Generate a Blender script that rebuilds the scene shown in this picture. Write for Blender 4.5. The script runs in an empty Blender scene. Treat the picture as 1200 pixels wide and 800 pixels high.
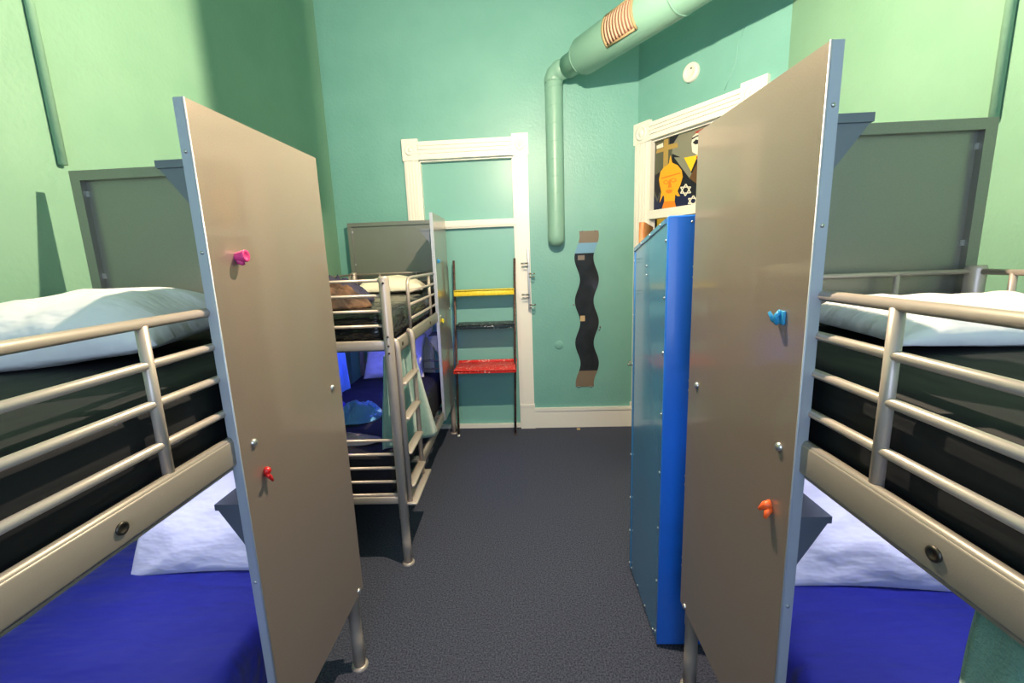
import bpy, bmesh, math, random
from mathutils import Vector, Matrix, noise
random.seed(7)
C = bpy.context.scene.collection
SC = bpy.context.scene

# ------------------------------------------------------------------ camera, world, lights, exposure
F_PX, PITCH, YAW, ROLL, CX, CY, EYE = 510.21, -0.1816, 0.0469, -0.0393, 592.04, 395.73, 1.76
def make_camera():
    cp, sp, cy, sy = math.cos(PITCH), math.sin(PITCH), math.cos(YAW), math.sin(YAW)
    fwd = Vector((-sy*cp, cy*cp, sp)); right = Vector((cy, sy, 0)); up = right.cross(fwd)
    r = math.cos(ROLL)*right + math.sin(ROLL)*up; u = r.cross(fwd)
    cd = bpy.data.cameras.new('camera'); co = bpy.data.objects.new('camera', cd); C.objects.link(co)
    m = Matrix.Identity(4)
    for i in range(3):
        m[i][0] = r[i]; m[i][1] = u[i]; m[i][2] = -fwd[i]
    m[2][3] = EYE
    co.matrix_world = m
    cd.sensor_fit = 'HORIZONTAL'; cd.sensor_width = 36; cd.lens = 36*F_PX/1200
    cd.shift_x = (600-CX)/1200; cd.shift_y = -(400-CY)/1200
    cd.clip_start = 0.02
    SC.camera = co
make_camera()

w = bpy.data.worlds.new('world'); SC.world = w; w.use_nodes = True
w.node_tree.nodes['Background'].inputs[0].default_value = (0.55, 0.72, 1.0, 1)
w.node_tree.nodes['Background'].inputs[1].default_value = 0.6

def area(name, loc, rot, sx, sy, color, power):
    l = bpy.data.lights.new(name, 'AREA'); l.shape = 'RECTANGLE'; l.size = sx; l.size_y = sy
    l.color = color; l.energy = power
    o = bpy.data.objects.new(name, l); o.location = loc; o.rotation_euler = rot; C.objects.link(o); return o
# daylight coming in through the window in the wall behind the camera
area('window_daylight', (0.1, -2.32, 2.2), (math.radians(80), 0, 0), 2.3, 2.2, (0.60, 0.73, 1.0), 44)
LAMP = Vector((0.1, 1.8, 3.1)); LAMP_STRENGTH = 24000.0
LED_NEAR, LED_FAR = 25.0, 38.0
vs = SC.view_settings
SC.display_settings.display_device = 'sRGB'
vs.view_transform = 'Standard'; vs.look = 'None'; vs.gamma = 1.0; vs.use_curve_mapping = False
vs.exposure = 0.84

# ------------------------------------------------------------------ materials
def srgb(r, g, b):
    f = lambda c: (c/255/12.92) if c/255 <= .04045 else ((c/255+.055)/1.055)**2.4
    return (f(r), f(g), f(b), 1)
def mat(name, col, rough=.5, metal=0., noise_amt=.0, noise_scale=20., bump=0., bump_scale=200., coat=0., coat_r=.1,
        col2=None, sheen=0., spec=.5, stretch=None, bump_dist=.002, detail=3., edges=(.35, .65)):
    m = bpy.data.materials.new(name); m.use_nodes = True
    nt = m.node_tree; b = nt.nodes['Principled BSDF']
    b.inputs['Base Color'].default_value = col; b.inputs['Roughness'].default_value = rough
    b.inputs['Metallic'].default_value = metal; b.inputs['Specular IOR Level'].default_value = spec
    b.inputs['Coat Weight'].default_value = coat; b.inputs['Coat Roughness'].default_value = coat_r
    b.inputs['Sheen Weight'].default_value = sheen
    tc = nt.nodes.new('ShaderNodeTexCoord')
    vec = tc.outputs['Object']
    if stretch:
        mp = nt.nodes.new('ShaderNodeMapping'); mp.inputs['Scale'].default_value = stretch
        nt.links.new(vec, mp.inputs['Vector']); vec = mp.outputs['Vector']
    if col2 is not None:
        n = nt.nodes.new('ShaderNodeTexNoise'); n.inputs['Scale'].default_value = noise_scale; n.inputs['Detail'].default_value = detail
        nt.links.new(vec, n.inputs['Vector'])
        r = nt.nodes.new('ShaderNodeValToRGB')
        r.color_ramp.elements[0].position = edges[0]; r.color_ramp.elements[1].position = edges[1]
        r.color_ramp.elements[0].color = col; r.color_ramp.elements[1].color = col2
        nt.links.new(n.outputs['Fac'], r.inputs['Fac']); nt.links.new(r.outputs['Color'], b.inputs['Base Color'])
    if bump:
        n2 = nt.nodes.new('ShaderNodeTexNoise'); n2.inputs['Scale'].default_value = bump_scale; n2.inputs['Detail'].default_value = 2
        nt.links.new(vec, n2.inputs['Vector'])
        bp = nt.nodes.new('ShaderNodeBump'); bp.inputs['Strength'].default_value = bump; bp.inputs['Distance'].default_value = bump_dist
        nt.links.new(n2.outputs['Fac'], bp.inputs['Height']); nt.links.new(bp.outputs['Normal'], b.inputs['Normal'])
    return m
def emat(name, col, strength):
    m = bpy.data.materials.new(name); m.use_nodes = True; nt = m.node_tree
    b = nt.nodes['Principled BSDF']; b.inputs['Base Color'].default_value = col
    b.inputs['Emission Color'].default_value = col; b.inputs['Emission Strength'].default_value = strength
    return m
M = {}
M['wall'] = mat('teal_wall_paint', srgb(112, 168, 160), .42, bump=.45, bump_scale=45, bump_dist=.005, col2=srgb(118, 173, 165), noise_scale=3)
M['wall_side'] = mat('green_wall_paint', srgb(118, 160, 136), .5, bump=.5, bump_scale=45, bump_dist=.005, col2=srgb(124, 165, 141), noise_scale=3)
M['door_teal'] = mat('teal_door_paint', srgb(122, 178, 170), .36, bump=.15, bump_scale=30, bump_dist=.002)
M['ceiling'] = mat('ceiling_paint', srgb(170, 195, 185), .7)
M['carpet'] = mat('navy_carpet', srgb(51, 55, 71), .95, bump=.9, bump_scale=420, bump_dist=.004, col2=srgb(90, 94, 112), noise_scale=130, detail=6, spec=.15)
M['white'] = mat('white_gloss_trim', srgb(232, 230, 222), .35, bump=.06, bump_scale=40)
M['steel'] = mat('satin_steel_sheet', srgb(164, 148, 137), .38, metal=.6, col2=srgb(170, 154, 143), noise_scale=320, detail=2, bump=.04, bump_scale=600, coat=.7, coat_r=.06)
M['headboard_steel'] = mat('dull_headboard_steel', srgb(138, 138, 132), .34, metal=.65, col2=srgb(144, 144, 138), noise_scale=320, bump=.04, bump_scale=600)
M['shelf_steel_shaded'] = mat('shaded_grey_shelf_steel', srgb(120, 126, 134), .45, metal=.5)  # steel darkened: shade on the corner shelves put into the colour
M['steel_edge'] = mat('bare_steel_edge', srgb(178, 184, 196), .4, metal=.3)
M['silver'] = mat('silver_powder_coat', srgb(184, 172, 163), .36, metal=.35, bump=.05, bump_scale=500)
M['rail_grey'] = mat('grey_rail_coat', srgb(154, 146, 138), .42, metal=.35, bump=.08, bump_scale=400)
M['silver_dark'] = mat('grey_powder_coat', srgb(112, 116, 120), .45, metal=.3)
M['chrome'] = mat('chrome', srgb(210, 210, 210), .18, metal=1.)
M['bolt'] = mat('zinc_bolt', srgb(205, 205, 205), .3, metal=.9)
M['dark_bolt'] = mat('dark_bolt', srgb(70, 66, 62), .4, metal=.8)
M['black_sheet'] = mat('black_fabric_sheet', srgb(25, 28, 34), .7, bump=.8, bump_scale=9, stretch=(1, .35, 2), bump_dist=.012, spec=.3)
M['black_vinyl'] = mat('black_vinyl', srgb(22, 22, 24), .22, bump=1.0, bump_scale=14, stretch=(.7, .5, 2.2), bump_dist=.02)
M['blue_sheet'] = mat('royal_blue_sheet', srgb(21, 29, 144), .75, bump=.8, bump_scale=7, stretch=(.5, 1.8, 1), bump_dist=.035, sheen=.15)
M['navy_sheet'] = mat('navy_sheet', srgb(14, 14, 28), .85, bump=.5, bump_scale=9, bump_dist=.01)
M['pillow'] = mat('white_pillowcase', srgb(226, 226, 232), .85, bump=.5, bump_scale=11, bump_dist=.02, stretch=(1,2.2,1), sheen=.2)
M['pillow_cream'] = mat('cream_pillowcase', srgb(232, 226, 205), .85, bump=.35, bump_scale=16, bump_dist=.01)
M['towel'] = mat('turquoise_fleece', srgb(92, 142, 140), .95, bump=.6, bump_scale=190, bump_dist=.004, sheen=.5, col2=srgb(104, 154, 150), noise_scale=30)
M['blue_cloth'] = mat('bright_blue_towelling', srgb(110, 178, 240), .95, bump=.6, bump_scale=150, bump_dist=.004, sheen=.3)
M['deep_blue_cloth'] = mat('deep_blue_towelling', srgb(40, 52, 190), .95, bump=.6, bump_scale=150, bump_dist=.004, sheen=.3)
M['navy_cloth'] = mat('navy_jacket_cloth', srgb(50, 48, 76), .7, bump=.6, bump_scale=25, bump_dist=.01)
M['brown_cloth'] = mat('brown_garment_cloth', srgb(120, 88, 66), .8, bump=.7, bump_scale=25, bump_dist=.012, col2=srgb(52, 38, 32), noise_scale=9)
M['lilac_cloth'] = mat('pale_folded_sheet', srgb(176, 160, 170), .85, bump=.4, bump_scale=14, bump_dist=.01)
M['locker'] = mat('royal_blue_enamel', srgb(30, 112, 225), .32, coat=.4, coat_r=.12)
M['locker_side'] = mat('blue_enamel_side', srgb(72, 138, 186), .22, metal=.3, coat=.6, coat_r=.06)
M['wood'] = mat('orange_wood', srgb(196, 128, 62), .45, col2=srgb(160, 92, 42), noise_scale=14, stretch=(6, 6, .6))
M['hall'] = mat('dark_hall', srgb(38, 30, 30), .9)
M['yellow_print'] = mat('yellow_print', srgb(240, 200, 60), .7)
M['iron'] = mat('rusty_black_iron', srgb(62, 48, 46), .5, metal=.3, col2=srgb(112, 86, 78), noise_scale=60, bump=.4, bump_scale=80)
M['yellow'] = mat('chipped_yellow_paint', srgb(238, 208, 34), .5, col2=srgb(250, 226, 80), noise_scale=40, bump=.3, bump_scale=50)
M['black_paint'] = mat('chipped_black_paint', srgb(30, 48, 58), .45, col2=srgb(190, 195, 195), noise_scale=45, detail=5, edges=(.60, .67))
M['red'] = mat('chipped_red_paint', srgb(214, 42, 38), .45, col2=srgb(240, 190, 180), noise_scale=50, detail=6, edges=(.57, .66))
M['duct'] = mat('painted_teal_duct', srgb(126, 170, 156), .38, bump=.05, bump_scale=60)
M['grille'] = mat('bare_grille', srgb(196, 160, 138), .5)
M['grille_frame'] = mat('tan_grille_frame', srgb(158, 140, 105), .6)
M['grille_dark'] = mat('grille_cavity', srgb(120, 84, 70), .8)
M['mirror_refl_dark'] = mat('dark_mirror_reflection', srgb(38, 42, 46), .12, spec=.5, col2=srgb(48, 52, 56), noise_scale=8)  # reflected dark room put into the glass colour
M['mirror_refl_tan'] = mat('tan_mirror_reflection', srgb(120, 108, 92), .35)  # tan reflection painted as a solid band
M['mirror_refl_blue'] = mat('pale_blue_mirror_reflection', srgb(112, 158, 190), .3)  # pale blue reflection painted as a solid band
M['tan'] = mat('tan_matte', srgb(190, 165, 125), .6)
M['grey_mark'] = mat('grey_matte', srgb(120, 110, 105), .6)
M['white_plastic'] = mat('white_plastic', srgb(222, 222, 214), .45)
M['pink'] = mat('pink_plastic', srgb(206, 58, 128), .4)
M['redp'] = mat('red_plastic', srgb(190, 30, 34), .35)
M['bluep'] = mat('sky_blue_plastic', srgb(50, 150, 205), .4)
M['orange'] = mat('orange_plastic', srgb(240, 100, 46), .4)
M['yellowp'] = mat('yellow_plastic', srgb(225, 205, 50), .4)
for n, c in dict(p_black=(22, 24, 36), p_gold=(236, 168, 36), p_orange=(222, 128, 34), p_cross=(170, 142, 78), p_grey=(128, 128, 112), p_yellow=(240, 196, 40),
                 p_white=(225, 220, 205), p_red=(170, 40, 32), p_brown=(96, 66, 40), p_olive=(84, 86, 72), p_navy=(20, 26, 66), p_line=(196, 120, 30)).items():
    M[n] = mat('mural_' + n[2:], srgb(*c), .5)
M['bulb'] = emat('bulb_glow', (1.0, .79, .55, 1), LAMP_STRENGTH)
M['led'] = emat('cool_led_diffuser', (.70, .71, 1.0, 1), LED_NEAR)
M['led_blue'] = emat('blue_led_diffuser', (.14, .15, 1.0, 1), LED_FAR)
M['lamp_metal'] = mat('black_lamp_metal', srgb(30, 30, 30), .5)

# ------------------------------------------------------------------ mesh helpers
class MB:
    def __init__(s): s.bm = bmesh.new(); s.mats = []; s.mi = 0
    def _f(s, vs_, smooth=False):
        try: f = s.bm.faces.new(vs_)
        except ValueError: return None
        f.smooth = smooth; f.material_index = s.mi; return f
    def box(s, a, b):
        x0, y0, z0 = [min(p, q) for p, q in zip(a, b)]; x1, y1, z1 = [max(p, q) for p, q in zip(a, b)]
        v = [s.bm.verts.new(p) for p in ((x0,y0,z0),(x1,y0,z0),(x1,y1,z0),(x0,y1,z0),(x0,y0,z1),(x1,y0,z1),(x1,y1,z1),(x0,y1,z1))]
        for q in ((0,3,2,1),(4,5,6,7),(0,1,5,4),(1,2,6,5),(2,3,7,6),(3,0,4,7)): s._f([v[i] for i in q])
        return s
    def rbox(s, a, b, r=.005, seg=2):
        t = bmesh.new()
        bmesh.ops.create_cube(t, size=1)
        c = [(p+q)/2 for p, q in zip(a, b)]; d = [abs(q-p) for p, q in zip(a, b)]
        for v in t.verts: v.co = Vector((c[i]+v.co[i]*d[i] for i in range(3)))
        bmesh.ops.bevel(t, geom=t.edges[:], offset=min(r, min(d)*.49), segments=seg, affect='EDGES', profile=.5)
        mp = {v: s.bm.verts.new(v.co) for v in t.verts}
        for f in t.faces: s._f([mp[v] for v in f.verts], True)
        t.free(); return s
    def tube(s, pts, r, seg=10, caps=True, closed=False):
        pts = [Vector(p) for p in pts]; n = len(pts); rings = []
        rr = r if isinstance(r, (list, tuple)) else [r]*n
        t0 = (pts[1]-pts[0]).normalized()
        ref = Vector((0,0,1)) if abs(t0.z) < .9 else Vector((1,0,0))
        u = t0.cross(ref).normalized()
        for i, p in enumerate(pts):
            if i == 0: t = pts[1]-p
            elif i == n-1: t = p-pts[i-1]
            else: t = (pts[i+1]-p).normalized()+(p-pts[i-1]).normalized()
            t.normalize()
            u = (u-t*u.dot(t)).normalized(); v = t.cross(u)
            rings.append([s.bm.verts.new(p+(u*math.cos(a)+v*math.sin(a))*rr[i]) for a in [2*math.pi*k/seg for k in range(seg)]])
        for i in range(n-1):
            for k in range(seg):
                s._f([rings[i][k], rings[i][(k+1)%seg], rings[i+1][(k+1)%seg], rings[i+1][k]], True)
        if caps: s._f(rings[0][::-1]); s._f(rings[-1])
        return s
    def prism(s, poly, off):
        # poly: list of 3D points (planar), off: extrusion vector
        off = Vector(off); a = [s.bm.verts.new(Vector(p)) for p in poly]; b = [s.bm.verts.new(Vector(p)+off) for p in poly]
        n = len(a); s._f(a[::-1]); s._f(b)
        for i in range(n): s._f([a[i], a[(i+1)%n], b[(i+1)%n], b[i]])
        return s
    def lathe(s, prof, o=(0,0,0), axis=(0,0,1), seg=20):
        # prof: list of (radius, height along axis)
        o = Vector(o); ax = Vector(axis).normalized(); ref = Vector((0,0,1)) if abs(ax.z) < .9 else Vector((1,0,0))
        u = ax.cross(ref).normalized(); v = ax.cross(u); rings = []
        for r, h in prof:
            if r < 1e-6: rings.append([s.bm.verts.new(o+ax*h)])
            else: rings.append([s.bm.verts.new(o+ax*h+(u*math.cos(2*math.pi*k/seg)+v*math.sin(2*math.pi*k/seg))*r) for k in range(seg)])
        for A, B in zip(rings, rings[1:]):
            for k in range(seg):
                k2 = (k+1) % seg
                if len(A) == 1 and len(B) == 1: continue
                if len(A) == 1: s._f([A[0], B[k2], B[k]], True)
                elif len(B) == 1: s._f([A[k], A[k2], B[0]], True)
                else: s._f([A[k], A[k2], B[k2], B[k]], True)
        return s
    def grid(s, nx, ny, fn, thick=0.):
        P = [[Vector(fn(i/nx, j/ny)) for j in range(ny+1)] for i in range(nx+1)]
        V = [[s.bm.verts.new(p) for p in row] for row in P]
        for i in range(nx):
            for j in range(ny): s._f([V[i][j], V[i+1][j], V[i+1][j+1], V[i][j+1]], True)
        if thick:
            N = [[None]*(ny+1) for _ in range(nx+1)]
            for i in range(nx+1):
                for j in range(ny+1):
                    a = P[min(i+1,nx)][j]-P[max(i-1,0)][j]; b = P[i][min(j+1,ny)]-P[i][max(j-1,0)]
                    N[i][j] = a.cross(b).normalized()
            W = [[s.bm.verts.new(P[i][j]-N[i][j]*thick) for j in range(ny+1)] for i in range(nx+1)]
            for i in range(nx):
                for j in range(ny): s._f([W[i][j], W[i][j+1], W[i+1][j+1], W[i+1][j]], True)
            for i in range(nx):
                s._f([V[i][0], W[i][0], W[i+1][0], V[i+1][0]], True); s._f([V[i][ny], V[i+1][ny], W[i+1][ny], W[i][ny]], True)
            for j in range(ny):
                s._f([V[0][j], V[0][j+1], W[0][j+1], W[0][j]], True); s._f([V[nx][j], W[nx][j], W[nx][j+1], V[nx][j+1]], True)
        return s
    def build(s, name, m, parent=None, recalc=True):
        if recalc: bmesh.ops.recalc_face_normals(s.bm, faces=s.bm.faces[:])
        me = bpy.data.meshes.new(name); s.bm.to_mesh(me); s.bm.free()
        for x in (m if isinstance(m, (list, tuple)) else [m]): me.materials.append(M[x] if isinstance(x, str) else x)
        o = bpy.data.objects.new(name, me); C.objects.link(o)
        if parent is not None: o.parent = parent
        return o
def mark(o, label, cat, group=None):
    o['label'] = label; o['category'] = cat
    if group: o['group'] = group
    return o
def thing(name, label, cat, loc=(0,0,0), rz=0., group=None):
    o = bpy.data.objects.new(name, None); o.empty_display_size = .1; C.objects.link(o)
    o.location = loc; o.rotation_euler = (0, 0, rz); return mark(o, label, cat, group)
def struct(o): o['kind'] = 'structure'; return o
def lab(o, label): o['label'] = label; return o

# ------------------------------------------------------------------ room shell
XL, XR, YB, YF, ZC = -1.825, 1.765, 4.337, -2.3, 4.4
DC = Vector((1.078, 4.351, 0)); DE = Vector((.5069, -.8621, 0)); DN = Vector((.8621, .5069, 0))   # diagonal wall: corner, along, outward
def dw(s, z, n=0.): return DC + DE*s + DN*n + Vector((0, 0, z))
SR = (XR-DC.x)/DE.x                                           # where the diagonal wall meets the right wall
pr_ = dw(SR, 0)
TB = -0.009                                                   # tiny skew of the back wall
def bw(x, z, n=0.): return Vector((x, YB + x*TB + n, z))      # back wall point; n > 0 is behind the wall face
struct(MB().prism([(-2.2,-2.5,0),(3.6,-2.5,0),(3.6,6.4,0),(-2.2,6.4,0)], (0,0,-.1)).build('floor', 'carpet'))
struct(MB().prism([(-2.2,-2.5,ZC),(3.6,-2.5,ZC),(3.6,6.4,ZC),(-2.2,6.4,ZC)], (0,0,.1)).build('ceiling', 'ceiling'))
struct(MB().box((XL-.12, YF-.1, 0), (XL, YB+.25, ZC)).build('wall_left', 'wall_side'))
struct(MB().box((XR, YF-.1, 0), (XR+.12, pr_.y-.0, ZC)).build('wall_right', 'wall_side'))
# back wall with an opening for the old doorway
def wall_block(name, fr, s0, s1, z0, z1, th=.14, m='wall'):
    mb = MB()
    def pc(a, b, c, d):
        if b-a > .001 and d-c > .001: mb.prism([fr(a,c), fr(b,c), fr(b,d), fr(a,d)], fr(0,0,th)-fr(0,0,0))
    return mb, pc
mb, pc = wall_block('wall_back', bw, 0, 0, 0, 0)
O0, O1, OZ = -.963, -.063, 2.70
pc(XL-.1, O0, 0, ZC); pc(O1, DC.x+.02, 0, ZC); pc(O0, O1, OZ, ZC)
struct(mb.build('wall_back', 'wall'))
mb, pc = wall_block('wall_diagonal', dw, 0, 0, 0, 0, th=.05)
D0, D1, DZ = .19, 1.06, 2.735
pc(-.0, D0, 0, ZC); pc(D1, SR+.02, 0, ZC); pc(D0, D1, DZ, ZC)
struct(mb.build('wall_diagonal', 'wall'))
# wall behind the camera with a window
mb = MB()
for a, b, c, d in ((XL-.1,-1.05,0,ZC), (1.25,XR+.1,0,ZC), (-1.05,1.25,0,1.05), (-1.05,1.25,3.35,ZC)): mb.box((a, YF-.1, c), (b, YF, d))
struct(mb.build('wall_rear', 'wall_side'))
fr = MB()
for a, b, c, d in ((-1.05,-.98,1.05,3.35), (1.18,1.25,1.05,3.35), (-.98,1.18,1.05,1.12), (-.98,1.18,3.28,3.35), (.06,.12,1.12,3.28), (-.98,1.18,2.15,2.21)): fr.box((a, YF-.09, c), (b, YF-.03, d))
struct(fr.build('window_1', 'white'))
# hall behind the diagonal doorway
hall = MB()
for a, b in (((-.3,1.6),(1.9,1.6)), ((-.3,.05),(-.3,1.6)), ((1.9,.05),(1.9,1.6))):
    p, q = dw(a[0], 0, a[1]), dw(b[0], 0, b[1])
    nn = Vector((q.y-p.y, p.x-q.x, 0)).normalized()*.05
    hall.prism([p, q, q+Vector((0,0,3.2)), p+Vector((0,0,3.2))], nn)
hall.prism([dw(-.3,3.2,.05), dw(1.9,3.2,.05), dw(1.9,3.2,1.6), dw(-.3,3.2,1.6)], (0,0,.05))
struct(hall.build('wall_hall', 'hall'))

# baseboards
struct(MB().prism([bw(.07,0,0), bw(1.075,0,0), bw(1.075,.185,0), bw(.07,.185,0)], (0,-.022,0)).prism([bw(.07,.185,0), bw(1.075,.185,0), bw(1.075,.215,0), bw(.07,.215,0)], (0,-.032,0)).build('baseboard_back', 'white'))
struct(MB().prism([bw(XL,0,0), bw(-1.12,0,0), bw(-1.12,.21,0), bw(XL,.21,0)], (0,-.022,0)).build('baseboard_corner', 'white'))
struct(MB().prism([dw(1.22,0,0), dw(SR,0,0), dw(SR,.21,0), dw(1.22,.21,0)], -DN*.022).build('baseboard_diagonal', 'white'))

# fluted casing with rosette corner blocks
def casing(fr, s0i, s1i, w, zi, h, out, name):
    """fr(s,z,n); opening s0i..s1i, top zi; w width of the jamb casings, h head height, out = vector pointing into the room"""
    root = None
    out = Vector(out)
    def slab(mb, a, b, c, d, t, base=0.): mb.prism([fr(a,c)+out*base, fr(b,c)+out*base, fr(b,d)+out*base, fr(a,d)+out*base], out*t)
    head = MB(); slab(head, s0i, s1i, zi, zi+h, .022)
    for k in range(4): slab(head, s0i, s1i, zi+h*(.12+.21*k), zi+h*(.23+.21*k), .012, .022)
    slab(head, s0i, s1i, zi, zi+.018, .02, .022)
    root = struct(head.build(name, 'white'))
    for a, b in ((s0i-w, s0i), (s1i, s1i+w)):
        j = MB(); slab(j, a, b, .26, zi, .022)
        for k in range(4): slab(j, a+w*(.12+.21*k), a+w*(.23+.21*k), .26, zi, .012, .022)
        j.build('jamb_casing', 'white', root)
        p = MB(); slab(p, a-.006, b+.006, 0, .26, .036); slab(p, a-.006, b+.006, .235, .26, .004, .036); p.build('plinth_block', 'white', root)
        rb = MB(); slab(rb, a-.01, b+.008, zi-.006, zi+h+.024, .034)
        c = fr((a+b)/2, zi+h/2+.006)+out*.034
        rb.lathe([(w*.36,0),(w*.36,.008),(w*.27,.010),(w*.24,.002),(w*.15,.002),(w*.12,.012),(0,.016)], c, out, 24)
        rb.build('rosette_block', 'white', root)
    return root
out_b = Vector((0,-1,0)); out_d = -DN
casing(bw, O0, O1, .135, OZ, .165, out_b, 'trim_1')
casing(dw, D0, D1, .175, DZ, .15, out_d, 'trim_2')

# door_1: the old door, painted over, with transom panel and transom bar
d1 = MB(); d1.prism([bw(O0,.035,.05), bw(O1,.035,.05), bw(O1,2.06,.05), bw(O0,2.06,.05)], (0,.05,0))
door1 = struct(d1.build('door_1', 'door_teal'))
MB().prism([bw(O0,2.13,.06), bw(O1,2.13,.06), bw(O1,OZ,.06), bw(O0,OZ,.06)], (0,.04,0)).build('transom_panel', 'door_teal', door1)
MB().prism([bw(O0,2.06,.0), bw(O1,2.06,.0), bw(O1,2.132,.0), bw(O0,2.132,.0)], (0,.08,0)).prism([bw(O0,2.075,-.012), bw(O1,2.075,-.012), bw(O1,2.118,-.012), bw(O0,2.118,-.012)], (0,.02,0)).build('transom_bar', 'white', door1)
MB().prism([bw(O0,0,.0), bw(O1,0,.0), bw(O1,.034,.0), bw(O0,.034,.0)], (0,.1,0)).build('threshold', 'white', door1)
j = MB()
j.prism([bw(O0,0,.0), bw(O0+.014,0,.0), bw(O0+.014,OZ,.0), bw(O0,OZ,.0)], (0,.1,0)); j.prism([bw(O1-.014,0,.0), bw(O1,0,.0), bw(O1,OZ,.0), bw(O1-.014,OZ,.0)], (0,.1,0))
j.prism([bw(O0,OZ-.014,.0), bw(O1,OZ-.014,.0), bw(O1,OZ,.0), bw(O0,OZ,.0)], (0,.1,0))
j.build('jamb_lining', 'white', door1)

# doorway in the diagonal wall: jamb linings, transom bar, painted transom
jl = MB()
def dslab(mb, a, b, c, d, n0, n1): mb.prism([dw(a,c,n0), dw(b,c,n0), dw(b,d,n0), dw(a,d,n0)], DN*(n1-n0))
dslab(jl, D0, D0+.018, 0, DZ, -.022, .05); dslab(jl, D1-.018, D1, 0, DZ, -.022, .05); dslab(jl, D0, D1, DZ-.015, DZ, -.0, .05)
dslab(jl, D0-.0, D1, 2.055, 2.13, -.03, .05)
struct(jl.build('trim_3', 'white'))
mural = thing('painted_transom', 'painted transom panel with golden head, cross and white stars above the doorway', 'painting', dw(0,0,0))
def mp(poly, n, name, m):    # flat painted shape on the transom; poly in pixel-like coordinates (s, z)
    mb = MB(); mb.prism([Vector(dw(s, z, .03-n))-Vector(dw(0,0,0)) for s, z in poly], DN*.0015); return mb.build(name, m, mural)
MS0, MS1, MZ0, MZ1 = D0+.018, D1-.018, 2.13, DZ-.015
b_ = MB(); b_.prism([Vector(dw(s, z, .032))-Vector(dw(0,0,0)) for s, z in ((MS0,MZ0),(MS1,MZ0),(MS1,MZ1),(MS0,MZ1))], DN*.008); b_.build('panel', 'p_black', mural)
def tp(x, y):     # zoomed crop coordinates (600x800) of the transom -> (s, z) by bilinear fit
    s = MS0 + (x-178)/(525-178)*.475*( .86 + .14*(x-178)/347)
    lo = 715-(x-178)*.135; hi = 190-(x-178)*.30
    t = (lo-y)/(lo-hi); return s, MZ0 + t*(MZ1-MZ0)
def tpoly(pts): return [tp(*p) for p in pts]
mp(tpoly([(180,195),(350,140),(330,330),(250,400),(185,440)]), .002, 'olive_ground', 'p_olive')
mp(tpoly([(350,140),(520,88),(560,75),(560,330),(420,310),(330,270)]), .0022, 'grey_ground', 'p_grey')
mp(tpoly([(420,300),(350,300),(470,470),(480,430)]), .0025, 'grey_strip', 'p_grey')
mp(tpoly([(184,600),(420,560),(560,640),(560,665),(184,705)]), .0023, 'navy_ground', 'p_navy')
mp(tpoly([(262,165),(300,158),(300,205),(372,190),(378,225),(302,242),(302,370),(262,380),(262,255),(196,272),(200,245),(262,225)]), .0035, 'cross', 'p_cross')
mp(tpoly([(196,215),(255,190),(258,222),(198,240)]), .003, 'pale_block', 'p_white')
mp(tpoly([(310,150),(380,130),(345,190),(312,200)]), .003, 'dark_wedge', 'p_black')
import math as _m
head = [(296,362),(312,345),(322,285),(338,340),(380,360),(410,400),(420,450),(405,510),(385,560),(405,600),(385,600),(368,585),(365,640),(380,690),(262,692),(280,640),(278,600),(268,592),(238,650),(248,590),(252,565),(238,520),(228,470),(240,410),(270,375)]
mp(tpoly(head), .005, 'golden_head', 'p_gold')
mp(tpoly([(280,640),(365,635),(380,690),(262,694)]), .0062, 'neck', 'p_orange')
for cx_, cy_ in ((292,490),(352,475)):
    mp(tpoly([(cx_+24*_m.cos(a), cy_+16*_m.sin(a)) for a in [k*_m.pi/6 for k in range(12)]]), .0062, 'eye', 'p_orange')
    mp(tpoly([(cx_+15*_m.cos(a), cy_+9*_m.sin(a)) for a in [k*_m.pi/6 for k in range(12)]]), .0072, 'eyelid', 'p_gold')
mp(tpoly([(318,470),(330,468),(340,530),(308,535)]), .0062, 'nose', 'p_orange')
mp(tpoly([(292,552),(322,545),(348,548),(342,570),(318,578),(296,572)]), .0062, 'lips', 'p_orange')
mp(tpoly([(250,455),(405,415),(404,425),(252,466)]), .0062, 'brow_line', 'p_orange')
mp(tpoly([(425,305),(515,290),(475,412)]), .005, 'yellow_triangle', 'p_yellow')
mp(tpoly([(520,330),(560,320),(560,520),(515,510),(465,462)]), .003, 'brown_cloak', 'p_brown')
mp(tpoly([(478,150),(505,122),(560,100),(560,310),(515,292),(480,265),(472,200)]), .006, 'pale_face', 'p_white')
mp(tpoly([(480,195),(500,172),(522,180),(520,205),(498,210)]), .007, 'dark_eye', 'p_black')
mp(tpoly([(474,160),(505,142),(535,138),(535,148),(505,152),(476,172)]), .007, 'eyebrow', 'p_black')
mp(tpoly([(520,150),(545,140),(545,260),(522,240)]), .0068, 'red_cheek', 'p_red')
mp(tpoly([(505,300),(560,292),(560,320),(512,322)]), .0068, 'red_mouth', 'p_red')
mp(tpoly([(490,120),(560,85),(560,105),(505,128)]), .0068, 'red_hair', 'p_red')
def star(cx_, cy_, r):
    for rot in (0, _m.pi):
        o_ = [(cx_+r*_m.sin(rot+k*2*_m.pi/3), cy_-r*1.15*_m.cos(rot+k*2*_m.pi/3)) for k in range(3)]
        for k in range(3):
            a, b = Vector((*o_[k],0)), Vector((*o_[(k+1)%3],0)); d = (b-a).normalized(); nn = Vector((-d.y, d.x, 0))*3.6
            mp(tpoly([(p.x, p.y) for p in (a-nn, b-nn, b+nn, a+nn)]), .006+.0006*k+.002*(rot>0), 'star_stroke', 'p_white')
star(444, 553, 40); star(497, 640, 36)
mp(tpoly([(190,560),(215,625),(240,560),(246,580),(215,645),(186,590)]), .004, 'dark_curl', 'p_olive')
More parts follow.
